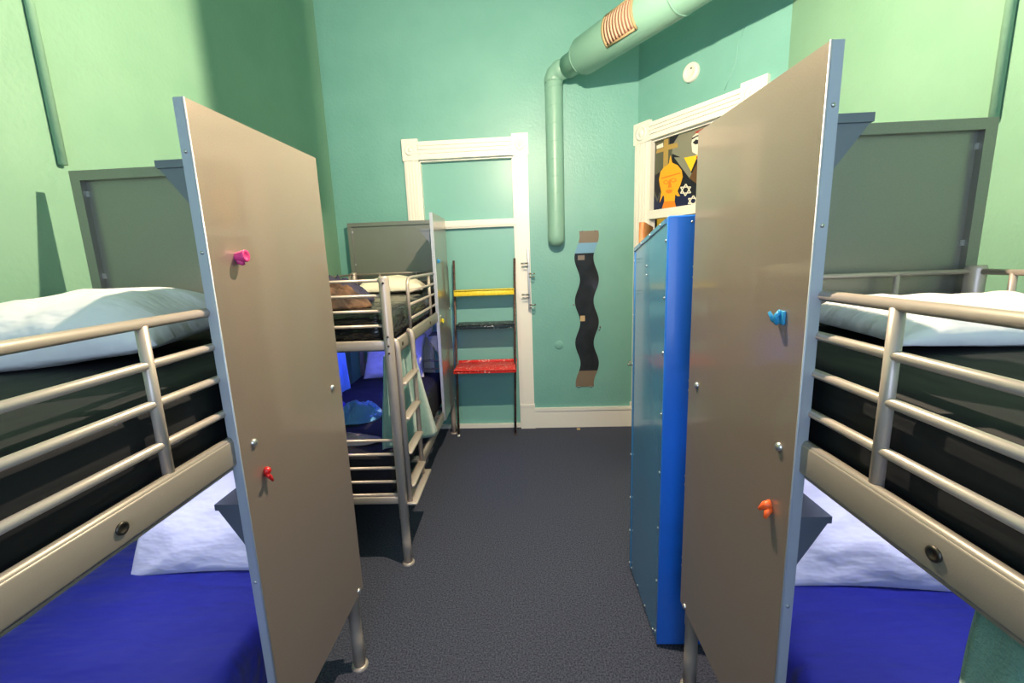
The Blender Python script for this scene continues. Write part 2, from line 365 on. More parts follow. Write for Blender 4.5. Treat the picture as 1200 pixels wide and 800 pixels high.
hl = bpy.data.lights.new('hall_light', 'POINT'); hl.energy = 22; hl.color = (1, .86, .66); hl.shadow_soft_size = .08
ho = bpy.data.objects.new('hall_light', hl); ho.location = dw(.75, 2.75, .95); C.objects.link(ho)
# wooden door leaf, open into the room, hinged on the left jamb
p0 = dw(D0+.075, 0, -.03); p1 = Vector((.925, 3.42, 0)); dd = (p1-p0); L = dd.length; ang = math.atan2(dd.y, dd.x)
leaf = MB().rbox((0, -.042, .02), (L, 0, 1.985), .003, 1)
door2 = struct(leaf.build('door_2', 'wood')); door2.location = p0; door2.rotation_euler = (0,0,ang)
for a, b in ((.14,.72),(.86,1.30),(1.42,1.86)):
    for y0, y1 in ((-.0,.004),(-.046,-.042)):
        fm = MB()
        for x0, x1 in ((.11,L/2-.05),(L/2+.05,L-.11)):
            fm.box((x0,y0,a),(x1,y1,a+.02)); fm.box((x0,y0,b-.02),(x1,y1,b)); fm.box((x0,y0,a+.02),(x0+.02,y1,b-.02)); fm.box((x1-.02,y0,a+.02),(x1,y1,b-.02))
        fm.build('panel_moulding', 'wood', door2)
h_ = MB().lathe([(.024,0),(.024,.006),(.009,.008),(.009,.05)], (L-.06,0,.86) , (0,1,0) if ang < -1 else (0,-1,0), 16)
for sg in (1,-1):
    hh = MB(); y_ = 0 if sg > 0 else -.042
    hh.lathe([(.026,0),(.026,.006),(.010,.008),(.010,.075)], (L-.06, y_, .86), (0,sg,0), 16)
    hh.tube([(L-.06, y_+sg*.072, .86), (L-.16, y_+sg*.075, .86)], .010, 10)
    hh.build('door_handle', 'chrome', door2)
h_.bm.free()
mark(MB().prism([dw(-.246,1.70,.56), dw(-.246,1.70,.90), dw(-.246,2.22,.90), dw(-.246,2.22,.56)], DE*.006).build('wall_print', 'yellow_print'), 'yellow print on the dark hall wall seen through the doorway', 'poster')

# wall fixtures
conduit = lambda x, y, nm: struct(MB().tube([(x, y, 2.19), (x, y, ZC)], .015, 10).build(nm, 'wall_side'))
conduit(XL+.013, 1.755, 'trim_4'); conduit(XR-.013, 1.80, 'trim_5')
det = MB().lathe([(.072,0),(.072,.018),(.066,.030),(.045,.034),(.043,.030),(.018,.031),(0,.031)], dw(.604,3.143,0), -DN, 28)
do = mark(det.build('smoke_detector', 'white_plastic'), 'round white smoke detector high on the wall above the doorway', 'detector')
MB().lathe([(.006,0),(.006,.004),(0,.004)], dw(.62,3.165,-.031), -DN, 8).build('indicator', 'lamp_metal', do)
mark(MB().lathe([(.045,0),(.045,.005),(.04,.008),(0,.008)], bw(.338,.873), (0,-1,0), 24).build('cover_plate', 'wall'), 'small round cover plate painted teal, low on the back wall', 'cover plate')
struct(MB().tube([dw(1.04,3.30,0), dw(.99,3.19,0), dw(.98,3.08,0), dw(.93,2.98,0), dw(.90,2.92,0)], .005, 6).build('trim_6', 'wall'))

# ------------------------------------------------------------------ duct and vertical pipe
def du(e, d, z): return DN*d + DE*e + Vector((0,0,z))
pipe = thing('vertical_air_pipe', 'slim vertical spiral pipe painted teal, running down the back wall', 'pipe', (.322, 4.24, 0))
PR = .079
pm = MB().tube([(0,0,1.94),(0,0,3.28)], PR, 24, caps=False)
pm.lathe([(PR,1.94),(PR*.97,1.90),(PR*.72,1.865),(PR*.35,1.852),(0,1.848)], (0,0,0), (0,0,1), 24)
pm.build('pipe_body', 'duct', pipe)
for k in range(9):
    z = 1.98+k*.15
    MB().tube([(math.cos(a)*(PR+.0005), math.sin(a)*(PR+.0005), z+.06*a/6.283) for a in [2*math.pi*q/20 for q in range(21)]], .0022, 5).build('spiral_seam', 'duct', pipe)
MB().tube([(0,0,3.27),(0,0,3.30),(.014,-.012,3.335),(.05,-.041,3.357),(.112,-.092,3.36)], PR+.004, 24).build('elbow', 'duct', pipe)
duct = thing('round_duct', 'large round ventilation duct painted teal, running below the ceiling along the doorway wall', 'duct', (0,0,0))
DD, DZc, DR = 2.475, 3.36, .142
MB().tube([du(-3.34,DD,DZc), du(-3.20,DD,DZc), du(-3.16,DD,DZc), du(-3.12,DD,DZc), du(-.72,DD,DZc)], [.092,.092,.118,DR,DR], 36).build('duct_body', 'duct', duct)
for e in (-3.16, -2.15, -1.45):
    MB().tube([du(e-.008,DD,DZc), du(e+.008,DD,DZc)], DR+.005 if e > -3 else .124, 36).build('joint_band', 'duct', duct)
def dsurf(e, a, r): return du(e, DD-math.cos(a)*r, DZc+math.sin(a)*r)     # a: angle up from the room-facing side
GA0, GA1, GE0, GE1 = math.radians(-45), math.radians(35), -2.72, -2.45
def patch(mb, e0, e1, a0, a1, r0, r1, n=8):
    def f(u, v):
        return dsurf(e0+(e1-e0)*u, a0+(a1-a0)*v, r1)
    mb.grid(1, n, f, r1-r0); return mb
gr = MB()
patch(gr, GE0-.018, GE0, GA0-.1, GA1+.1, DR-.002, DR+.01); patch(gr, GE1, GE1+.018, GA0-.1, GA1+.1, DR-.002, DR+.01)
patch(gr, GE0, GE1, GA0-.1, GA0, DR-.002, DR+.01, 2); patch(gr, GE0, GE1, GA1, GA1+.1, DR-.002, DR+.01, 2)
gf = gr.build('grille_frame', 'grille_frame', duct)
patch(MB(), GE0, GE1, GA0, GA1, DR-.002, DR+.0015).build('grille_cavity', 'grille_dark', gf)
for k in range(9):
    e = GE0+.022+k*(GE1-GE0-.03)/8
    patch(MB(), e-.009, e+.006, GA0, GA1, DR+.001, DR+.007).build('grille_slat', 'grille', gf)

# ------------------------------------------------------------------ ceiling lamp (above the frame)
lamp = thing('ceiling_lamp', 'bare filament bulb on a cord with an added side flap shading the left wall, above the aisle', 'lamp', LAMP)
MB().lathe([(.0,-.034),(.010,-.028),(.014,-.018),(.012,-.008),(.007,0)], (0,0,0), (0,0,1), 16).build('bulb', 'bulb', lamp)
MB().lathe([(.014,0),(.022,.004),(.022,.05),(.008,.06)], (0,0,0), (0,0,1), 16).build('socket', 'lamp_metal', lamp)
MB().tube([(0,0,.06),(0,0,ZC-LAMP.z-.02)], .004, 6).build('cord', 'lamp_metal', lamp)
MB().lathe([(0,ZC-LAMP.z-.04),(.05,ZC-LAMP.z-.03),(.06,ZC-LAMP.z)], (0,0,0), (0,0,1), 20).build('canopy', 'lamp_metal', lamp)
# unseen flap added far left of the bulb to shade the left wall
a0, a1, rr = math.radians(155), math.radians(128), .30
fl = MB().grid(6, 1, lambda u, v: (rr*math.cos(a0+(a1-a0)*u), rr*math.sin(a0+(a1-a0)*u), -.105+.19*v), .002)
fl.tube([(0,0,.03), (rr*math.cos((a0+a1)/2), rr*math.sin((a0+a1)/2), .07)], .004, 6)
fl.build('shading_flap', 'lamp_metal', lamp)

# ------------------------------------------------------------------ bunk beds
BED_L, BED_W = 1.975, .94
G_Z = (1.655, 1.568, 1.484, 1.392)        # guard rails
F_Z = (1.668, 1.588, 1.506, 1.426)        # foot rails, upper
LF_Z = (.775, .691, .608, .524, .443)     # foot rails, lower
def make_bunk(label, side, loc, rz, yl, panel=True):
    root = thing('bunk_bed', label, 'bunk bed', loc, rz, None)
    p = lambda l, k, z: (side*k, -l, z)
    def bar(name, a, b, r, seg=10, m='silver'): return MB().tube([p(*a), p(*b)], r, seg).build(name, m, root)
    # posts: head pair, foot pair
    for l, k, zt in ((.03, .03, 1.675), (.03, BED_W-.025, 1.675), (BED_L, .022, 1.69), (BED_L, BED_W-.025, 1.69)):
        mb = MB().tube([p(l,k,.012), p(l,k,.15), p(l,k,.152), p(l,k,.293), p(l,k,.295), p(l,k,zt-.01), p(l,k,zt)], [.0255,.0255,.025,.025,.0275,.0275,.024], 16)
        post = mb.build('corner_post', 'silver', root)
        MB().lathe([(.036,0),(.036,.008),(.028,.014),(.0,.014)], p(l,k,0), (0,0,1), 16).build('foot_glide', 'silver', post)
        for zb in ((1.655,1.37,1.32,1.28) if l > 1 else ()):
            MB().lathe([(.006,0),(.006,.004),(0,.005)], (side*(k-.004), -l-.0265, zb), (0,-1,0), 8).build('post_bolt', 'dark_bolt', post)
    # side rails, both decks and both sides
    for k0, in ((.012,), (BED_W-.042,)):
        for z0, z1 in ((1.25,1.322), (.365,.432)):
            mb = MB().rbox(p(.06,k0,z0), p(BED_L-.03,k0+.03,z1), .006, 2)
            mb.tube([p(.06,k0+.012,z1-.004), p(BED_L-.03,k0+.012,z1-.004)], .011, 8)
            mb.box(p(.06,k0+.012,z0-.012), p(BED_L-.03,k0+.05 if k0 < .5 else k0-.02,z0-.006))
            sr = mb.build('side_rail', 'rail_grey', root)
            if z0 > 1 and k0 < .5:
                for l in (.93, 1.75):
                    MB().lathe([(.0125,0),(.0125,.004),(.008,.005),(.007,.003),(0,.003)], p(l,k0,1.286), (-side,0,0), 14).build('rail_bolt', 'dark_bolt', sr)
    # foot bar and head bar, both decks
    for l in (.03, BED_L):
        for z0, z1 in ((1.295,1.347), (.39,.434)):
            MB().rbox(p(l-.014,.04,z0), p(l+.014,BED_W-.04,z1), .005, 2).build('end_bar', 'silver', root)
    # foot rails
    for z in F_Z + LF_Z: bar('foot_rail', (BED_L,.03,z), (BED_L,BED_W-.03,z), .0088)
    # head rails
    for z in (1.655, 1.572, .775, .691, .608, .524): bar('head_rail', (.03,.03,z), (.03,BED_W-.03,z), .0088)
    for k in (.30, .66):
        bar('head_upright', (.03,k,1.347), (.03,k,1.655), .0088); bar('head_upright', (.03,k,.434), (.03,k,.775), .0088)
    # aisle guard rail with curved end
    GL = 1.465
    pts = [p(.04,.03,G_Z[0]), p(GL-.06,.03,G_Z[0])] + [p(GL-.06+.06*math.sin(a), .03, G_Z[0]-.06+.06*math.cos(a)) for a in [math.pi/8*k for k in range(1,5)]] + [p(GL,.03,1.318)]
    MB().tube(pts, .0115, 12).build('guard_top_rail', 'silver', root)
    for z in G_Z[1:]: bar('guard_rail', (.04,.03,z), (GL,.03,z), .0098)
    MB().tube([p(.79,.03,1.318), p(.79,.03,G_Z[0]-.004)], .0118, 12).build('guard_post', 'silver', root)
    # wall side guard
    for z in (1.655, 1.572): bar('wall_guard_rail', (.04,BED_W-.025,z), (BED_L-.02,BED_W-.025,z), .0098)
    for l in (.145, .8, 1.45): bar('wall_guard_post', (l,BED_W-.025,1.318), (l,BED_W-.025,1.655), .0098)
    # decks of cross slats
    for z in (1.262, .378):
        for i in range(9):
            l = .14+i*.205
            MB().box(p(l,.045,z), p(l+.07,BED_W-.045,z+.014)).build('deck_slat', 'silver_dark', root)
    # ladder and its ledge
    for l in (1.955, 1.625):
        MB().tube([p(l,-.016,.392), p(l,-.016,1.30), p(l,-.010,1.335), p(l,.012,1.345)], .0155, 12).build('ladder_stringer', 'silver', root)
    for z in (.475, .68, .885, 1.09): MB().rbox(p(1.635,-.045,z-.008), p(1.945,.006,z+.008), .004, 1).build('ladder_rung', 'silver', root)
    MB().rbox(p(1.57,-.062,.378), p(BED_L+.01,.02,.392), .003, 1).build('ladder_ledge', 'silver', root)
    # privacy panel: folded steel tray on the aisle side of the head end
    PL, PZ0, PZ1 = .605, .36, 2.147
    mb = MB().box(p(-.02,0,PZ0), p(PL,.003,PZ1))
    pan = mb.build('privacy_panel', 'steel', root)
    fl = MB().box(p(PL-.003,.003,PZ0), p(PL,.026,PZ1)).box(p(PL-.02,.024,PZ0), p(PL-.003,.026,PZ1))
    fl.box(p(-.02,.003,PZ0), p(-.017,.012,PZ1)).box(p(-.017,.003,PZ1-.003), p(PL-.003,.024,PZ1)).box(p(-.017,.003,PZ0), p(PL-.003,.01,PZ0+.003))
    fl.tube([p(PL-.001,.001,PZ0), p(PL-.001,.001,PZ1)], .0028, 8)
    fl.build('panel_flange', 'steel_edge', pan)
    for l, z in ((.055,1.294), (.545,1.287), (.025,.376)):
        MB().lathe([(.011,0),(.011,.003),(.008,.007),(0,.009)], p(l,0,z), (-side,0,0), 12).build('panel_bolt', 'bolt', pan)
    for z in (2.03, 1.80, .9):
        MB().lathe([(.0045,0),(.0045,.002),(0,.003)], (side*.014, -PL, z), (0,-1,0), 8).build('panel_rivet', 'bolt', pan)
    for zt, hs in ((2.022, .128), (1.118, .160)):
        mb = MB().prism([p(PL-.035,.026,zt-.018), p(PL-.035,.116,zt-.018), p(PL-.035,.034,zt-hs), p(PL-.035,.026,zt-hs)], (0,.24,0))
        mb.box(p(PL-.28,.024,zt-.018), p(PL-.03,.120,zt))
        mb.build('corner_shelf', 'shelf_steel_shaded', pan)
    # headboard across the head end, frame proud of the sheet
    hb = MB().box(p(-.024,.012,1.30), p(-.021,BED_W+.0,2.135)).build('headboard', 'headboard_steel', root)
    fr_ = MB().box(p(-.028,.006,2.108), p(.002,BED_W+.004,2.143)).box(p(-.028,BED_W-.034,1.30), p(.002,BED_W+.004,2.108)).box(p(-.028,.006,1.30), p(.002,.03,2.108))
    fr_.build('headboard_frame', 'headboard_steel', hb)
    for z in (2.05, 1.74):
        MB().box(p(-.012,BED_W-.042,z), p(-.02,BED_W-.034,z+.02)).build('corner_clip', 'bolt', hb)
    return root, pan, p
bunkL, panL, pL = make_bunk('silver steel bunk bed against the left wall, nearest on the left side', -1, (-.7491, 1.6432, 0), -.0123, 0)
bunkR, panR, pR = make_bunk('silver steel bunk bed along the right wall, in front of the blue locker', 1, (.5972, 1.5548, 0), .0115, 0)
# the far bunk: a copy of the left one and of all its parts and sub-parts
def copy_tree(src, parent=None):
    c = src.copy(); C.objects.link(c)
    if parent is not None: c.parent = parent
    for ch in list(src.children): copy_tree(ch, c)
    return c
bunkF = copy_tree(bunkL); bunkF.location = (-.7331, 4.254, 0); bunkF.rotation_euler = (0,0,.0102)
bunkF['label'] = 'silver steel bunk bed with ladder in the far left corner, foot rails facing us'
panF = [c for c in bunkF.children if c.name.startswith('privacy_panel')][0]

# plastic hooks on the panels (sub-parts of each panel)
def hook(pan, side, l, z, style, m, label):
    mb = MB(); o = Vector((0, 0, 0)); ax = Vector((-side,0,0))
    if style == 'cup':
        mb.lathe([(.016,0),(.017,.012),(.021,.040),(.019,.046),(.012,.040),(0,.036)], o, ax+Vector((0,0,.08)), 14)
        mb.lathe([(.012,0),(.009,.02),(0,.03)], o+Vector((-side*.006,0,-.012)), ax+Vector((0,.1,-.5)), 10)
    elif style == 'figure':
        mb.lathe([(.0,0),(.015,.006),(.014,.02),(.006,.03),(0,.032)], o+Vector((0,0,.012)), ax, 12)
        mb.tube([o+Vector((-side*.004,0,.0)), o+Vector((-side*.02,.006,-.016)), o+Vector((-side*.024,.014,-.034))], [.010,.009,.005], 8)
        mb.tube([o+Vector((-side*.004,0,.0)), o+Vector((-side*.026,-.012,-.004)), o+Vector((-side*.036,-.026,.006))], [.009,.008,.005], 8)
    elif style == 'clip':
        mb.rbox(o+Vector((0,-.020,-.020)), o+Vector((-side*.010,.020,.022)), .004, 2)
        mb.tube([o+Vector((-side*.006,.004,.018)), o+Vector((-side*.022,.004,.006)), o+Vector((-side*.024,.004,-.014))], [.009,.008,.006], 8)
        mb.tube([o+Vector((-side*.006,.014,-.018)), o+Vector((-side*.024,.020,-.006)), o+Vector((-side*.034,.026,.016))], [.009,.008,.005], 8)
    else:
        mb.tube([o+Vector((0,.0,.016)), o+Vector((-side*.022,.006,.010)), o+Vector((-side*.034,.018,-.010))], [.016,.013,.006], 10)
        mb.tube([o+Vector((0,.0,.002)), o+Vector((-side*.020,-.010,-.008)), o+Vector((-side*.028,-.012,-.026))], [.014,.011,.006], 10)
    h = mb.build('coat_hook', m, pan); h.location = (0, -l, z); h.scale = (.62, .72, .78); return lab(h, label)
hook(panL, -1, .502, 1.789, 'cup', 'pink', 'pink plastic hook, cup shaped')
hook(panL, -1, .518, 1.180, 'figure', 'redp', 'small red plastic hook')
hook(panR, 1, .518, 1.597, 'clip', 'bluep', 'sky blue plastic hook')
hook(panR, 1, .529, 1.113, 'knob', 'orange', 'orange plastic hook')
hook(panF, -1, .494, 1.237, 'knob', 'yellowp', 'small yellow plastic hook')
hook(panF, -1, .508, 1.754, 'clip', 'bluep', 'small blue plastic hook')

# ------------------------------------------------------------------ bedding
def W(bed, side, l, k, z):
    a, y, _ = bed.location; t = bed.rotation_euler[2]; x_, y_ = side*k, -l
    return Vector((a + x_*math.cos(t) - y_*math.sin(t), y + x_*math.sin(t) + y_*math.cos(t), z))
def mattress(name, label, bed, side, z0, z1, m, l0=.06, l1=1.945, k0=.058, k1=.925, r=.045, wr=.006, seed=0):
    t = bmesh.new(); bmesh.ops.create_cube(t, size=1)
    d = (k1-k0, l1-l0, z1-z0)
    for v in t.verts: v.co = Vector((v.co.x*d[0], v.co.y*d[1], v.co.z*d[2]+d[2]/2))
    bmesh.ops.bevel(t, geom=t.edges[:], offset=r, segments=4, affect='EDGES', profile=.5)
    bmesh.ops.subdivide_edges(t, edges=[e for e in t.edges if e.calc_length() > .3], cuts=22, use_grid_fill=True)
    for v in t.verts:
        q = v.co; top = max(0, (q.z-d[2]*.5)/(d[2]*.5))
        q.z += top*(.012*(1-(q.x/d[0]*2)**2)) + top*wr*noise.noise(Vector((q.x*4+seed, q.y*7, seed)))
        q.x += wr*.7*noise.noise(Vector((q.x*3, q.y*5+seed, q.z*9)))*(1 if abs(q.x) > d[0]*.45 else 0)
    mb = MB(); mb.bm.free(); mb.bm = t
    for f in t.faces: f.smooth = True
    o = mb.build(name, m); o.location = W(bed, side, (l0+l1)/2, (k0+k1)/2, z0); o.rotation_euler = (0,0,bed.rotation_euler[2])
    return mark(o, label, 'mattress')
MT, LT = 1.492, .665
mattress('mattress', 'mattress in black sheet on the upper deck of the near left bunk', bunkL, -1, 1.277, MT, 'black_sheet', seed=1)
mattress('mattress', 'mattress in black sheet on the upper deck of the right bunk', bunkR, 1, 1.277, MT, 'black_sheet', seed=2)
mattress('mattress', 'shiny black vinyl mattress on the upper deck of the far bunk', bunkF, -1, 1.277, MT, 'black_vinyl', seed=3, wr=.014, r=.05)
mattress('mattress', 'mattress in royal blue sheet on the lower deck of the near left bunk', bunkL, -1, .393, LT, 'blue_sheet', seed=4, wr=.008, k0=.085)
mattress('mattress', 'mattress in royal blue sheet on the lower deck of the right bunk', bunkR, 1, .393, LT, 'blue_sheet', seed=5, wr=.008, k0=.085)
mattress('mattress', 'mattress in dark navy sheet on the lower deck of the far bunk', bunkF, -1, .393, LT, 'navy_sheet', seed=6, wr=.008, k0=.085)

def pillow(label, w_, h_, t_, loc, rot, m='pillow', seed=0., wr=.010, n=40, flat=.35, group=None):
    """w_ x h_ pillow lying in its local XY plane, thickness t_"""
    def f(sgn):
        def g(u, v):
            a, b = 2*u-1, 2*v-1
            x = w_/2*a*(1-.07*(1-a*a)*0-.07*(1-b*b)); y = h_/2*b*(1-.07*(1-a*a))
            th = t_/2*(max(0,1-abs(a)**2.6)**.55)*(max(0,1-abs(b)**2.6)**.55)
            e = max(abs(a), abs(b))
            q = Vector((x*4.2+seed, y*4.2, seed*1.7+sgn))
            th += wr*(noise.noise(q)+.6*noise.noise(q*2.3)+.6*(.5-abs(noise.noise(Vector((x*3.5+y*4+seed, y*9-x*5, seed))))*1.6))*min(1, (1-e)*5)
            return (x, y, (1.45*max(th, 0) if sgn > 0 else -flat*max(th, 0)) + .002*sgn)
        return g
    mb = MB().grid(n, n, f(1)).grid(n, n, f(-1))
    bmesh.ops.remove_doubles(mb.bm, verts=mb.bm.verts[:], dist=.006)
    o = mb.build('pillow', m); o.location = loc; o.rotation_euler = rot
    return mark(o, label, 'pillow', group)
R = math.radians
pillow('white pillow on the upper mattress of the near left bunk', .70, .50, .225, W(bunkL, -1, .34, .61, MT+.056), (R(3), R(-5), R(6)), seed=1.3, wr=.014)
pillow('white pillow on the upper mattress of the right bunk', .68, .48, .115, W(bunkR, 1, .32, .61, MT+.034), (R(1), R(1), R(-2)), seed=4.1, wr=.014)
pillow('white pillow leaning at the head of the lower near left bunk', .62, .46, .15, W(bunkL, -1, .165, .43, LT+.185), (R(60), 0, R(3)), seed=7.7, wr=.014)
pillow('white pillow leaning at the head of the lower right bunk', .62, .46, .15, W(bunkR, 1, .165, .47, LT+.185), (R(60), 0, R(-3)), seed=9.2, wr=.018)
pillow('white pillow leaning at the head of the lower far bunk', .60, .45, .14, W(bunkF, -1, .16, .54, LT+.19), (R(62), 0, 0), seed=2.6)
pillow('cream pillow on the upper mattress of the far bunk', .58, .42, .15, W(bunkF, -1, .48, .42, MT+.038), (0, 0, R(8)), 'pillow_cream', seed=5.5)

# curtains hung inside the upper side rail
def curtain(label, pts_top, pts_bot, folds, amp, m='towel', n=48, ny=24, seed=0., bulge=.0, name='bunk_curtain', cat='curtain'):
    t0, t1 = Vector(pts_top[0]), Vector(pts_top[1]); b0, b1 = Vector(pts_bot[0]), Vector(pts_bot[1])
    ax = (t1-t0).normalized(); nrm = Vector((-ax.y, ax.x, 0))
    def f(u, v):
        p = (t0.lerp(t1, u)).lerp(b0.lerp(b1, u), v)
        a = amp*(.35+.65*v)*math.sin(u*folds*6.283+seed+1.3*noise.noise(Vector((u*3, v*1.5, seed))))
        return p + nrm*(a+bulge*math.sin(v*3.1416)+.4*amp*noise.noise(Vector((u*9, v*3, seed+4))))
    o = MB().grid(n, ny, f, .004).build(name, m, recalc=False); return mark(o, label, cat)
curtain('turquoise fleece curtain hanging behind the ladder of the far bunk', (W(bunkF,-1,1.92,.075,1.246), W(bunkF,-1,1.37,.062,1.246)), (W(bunkF,-1,1.93,.115,.70), W(bunkF,-1,1.0,-.012,.40)), 3.2, .016, seed=.8)
curtain('turquoise fleece curtain hanging from the side rail of the right bunk', (W(bunkR,1,.955,.062,1.246), W(bunkR,1,1.45,.062,1.246)), (W(bunkR,1,.93,.055,.60), W(bunkR,1,1.5,.055,.60)), 3, .015, seed=2.1)

# towels, garments
def heap(name, label, cat, m, cx_, cy_, z, rx, ry, h, rz=0., seed=0., n=52, lean=0., ridges=3.):
    """loosely crumpled cloth: a closed mound with folds running across it"""
    def top(u, v):
        a, b = 2*u-1, 2*v-1
        rr = math.hypot(a, b)/max(abs(a), abs(b), 1e-6); x, y = a/rr if rr > 0 else a, b/rr if rr > 0 else b
        d = math.hypot(x, y); an = math.atan2(y, x)
        k = 1+.22*noise.noise(Vector((math.cos(an)*1.7+seed, math.sin(an)*1.7, seed)))
        e = max(0, 1-d**2.0)**.85
        wx = x*1.3+.5*noise.noise(Vector((x*2+seed, y*2, 5))); wy = y*1.3+.5*noise.noise(Vector((x*2, y*2+seed, 9)))
        rg = 1-abs(noise.noise(Vector((wx*1.6+seed, wy*ridges*.55, seed))))*2.4
        rg2 = 1-abs(noise.noise(Vector((wx*3.7, wy*ridges*1.1+seed, 3.3))))*2.2
        zz = e*h*max(.2, .42+.45*rg+.13*rg2)
        return (x*rx*k, y*ry*k, max(zz, 0.001 if d > .98 else .004)+lean*x)
    mb = MB().grid(n, n, top); mb.grid(n, n, lambda u, v: (top(u,v)[0], top(u,v)[1], lean*top(u,v)[0]/rx*0-.001))
    bmesh.ops.remove_doubles(mb.bm, verts=mb.bm.verts[:], dist=.0025)
    o = mb.build(name, m); o.location = (cx_, cy_, z); o.rotation_euler = (0,0,rz); return mark(o, label, cat)
q = W(bunkF, -1, 1.32, .50, LT+.012); heap('towel', 'sky blue towel crumpled on the lower far bunk', 'towel', 'blue_cloth', q.x, q.y, q.z, .20, .15, .13, .7, seed=3.)
q = W(bunkF, -1, 1.22, .78, LT+.012); heap('towel', 'deep blue towel heaped behind the sky blue towel on the lower far bunk', 'towel', 'deep_blue_cloth', q.x, q.y, q.z, .16, .14, .17, .2, seed=6.)
q = W(bunkF, -1, 1.30, .60, MT+.012); heap('jacket', 'navy jacket heaped on the upper far bunk before the cream pillow', 'jacket', 'navy_cloth', q.x, q.y, q.z, .26, .19, .20, .1, seed=8., ridges=4)
q = W(bunkF, -1, 1.66, .48, MT+.012); heap('garment', 'brown garment crumpled at the foot of the upper far bunk', 'clothing', 'brown_cloth', q.x, q.y, q.z, .29, .15, .17, -.1, seed=11., ridges=5)
q = W(bunkF, -1, 1.74, .50, LT+.014); heap('folded_sheet', 'pale folded sheet at the foot end of the lower far bunk', 'sheet', 'lilac_cloth', q.x, q.y, q.z, .30, .10, .05, 0, seed=14.)
curtain('bright blue towel hanging on the wall side of the lower far bunk', (W(bunkF,-1,.95,.885,1.25), W(bunkF,-1,.55,.885,1.25)), (W(bunkF,-1,.95,.86,.64), W(bunkF,-1,.55,.86,.64)), 1.6, .02, 'blue_cloth', 24, 16, .4, name='hanging_towel', cat='towel')

# LED strips fixed under the upper decks
def led(bed, side, l, k, m, label, w_=.55):
    o = W(bed, side, l, k, 1.236)
    t = thing('led_light', label, 'lamp', o, bed.rotation_euler[2])
    MB().rbox((-w_/2, -.03, 0), (w_/2, .03, .022), .004, 1).build('housing', 'silver_dark', t)
    MB().box((-w_/2+.01, -.022, -.008), (w_/2-.01, .022, 0)).build('diffuser', m, t)
led(bunkL, -1, .50, .50, 'led', 'cool LED strip under the upper deck of the near left bunk')
led(bunkR, 1, .50, .50, 'led', 'cool LED strip under the upper deck of the right bunk')
led(bunkF, -1, .75, .50, 'led_blue', 'blue LED strip under the upper deck of the far bunk')

# ------------------------------------------------------------------ blue locker with sloping top
LX0, LX1, LY0, LY1, LZN, LZF = .552, 1.02, 1.724, 2.215, 1.887, 1.782
lock = thing('blue_locker', 'tall royal blue steel locker with a sloping top, behind the right bunk', 'locker', (LX0, LY0, 0))
LW, LD = LX1-LX0, LY1-LY0
MB().prism([(0,.003,.015),(0,LD,.015),(0,LD,LZF),(0,.003,LZN)], (.018,0,0)).build('side_panel', 'locker_side', lock)
MB().prism([(LW-.018,.003,.015),(LW-.018,LD,.015),(LW-.018,LD,LZF),(LW-.018,.003,LZN)], (.018,0,0)).build('side_panel', 'locker_side', lock)
MB().rbox((-.002,-.016,.015),(LW+.002,.003,LZN+.004), .006, 3).build('back_panel', 'locker', lock)
MB().prism([(.018,.003,LZN-.012),(LW-.018,.003,LZN-.012),(LW-.018,LD,LZF-.012),(.018,LD,LZF-.012)], (0,0,.012)).build('sloping_top', 'locker_side', lock)
MB().box((.018,.003,.015),(LW-.018,LD,.03)).build('base_plate', 'locker_side', lock)
fl = MB(); fl.prism([(-.004,.02,LZN-.022),(-.004,LD,LZF-.018),(-.004,LD,LZF),(-.004,.02,LZN-.004)], (.004,0,0)); fl.box((-.004,LD-.016,.015),(0,LD,LZF-.018))
fl.build('edge_flange', 'locker_side', lock)
dr = MB().rbox((.004,LD,.03),(LW-.004,LD+.02,LZF-.01), .004, 1).build('locker_door', 'locker', lock)
MB().rbox((LW-.07,LD+.02,.95),(LW-.05,LD+.04,1.07), .004, 1).build('door_latch', 'chrome', dr)
def rivet(loc, ax): MB().lathe([(.0052,0),(.0052,.002),(.003,.0042),(0,.005)], loc, ax, 8).build('rivet', 'bolt', lock)
for z in (.06,.32,.58,.84,1.10,1.36,1.58,1.80): rivet((0,.014,z), (-1,0,0))
for z in (.05,.25,.45,.70,.95,1.20,1.45,1.72): rivet((-.004,LD-.008,z), (-1,0,0))
for t_ in (.12,.42,.72): rivet((-.004, .02+(LD-.02)*t_, LZN-.012+(LZF-LZN+.0)*t_), (-1,0,0))
for t_ in (.1,.38,.66,.93): rivet((0, LD*t_, .035), (-1,0,0))
for z in (1.66,1.70): rivet((0,LD*.55,z), (-1,0,0)); rivet((.098,-.016,z), (0,-1,0))
rivet((.085,-.016,1.865), (0,-1,0))
for z in (1.21,1.25,.80,.84,.42,.46): rivet((.098,-.016,z), (0,-1,0))

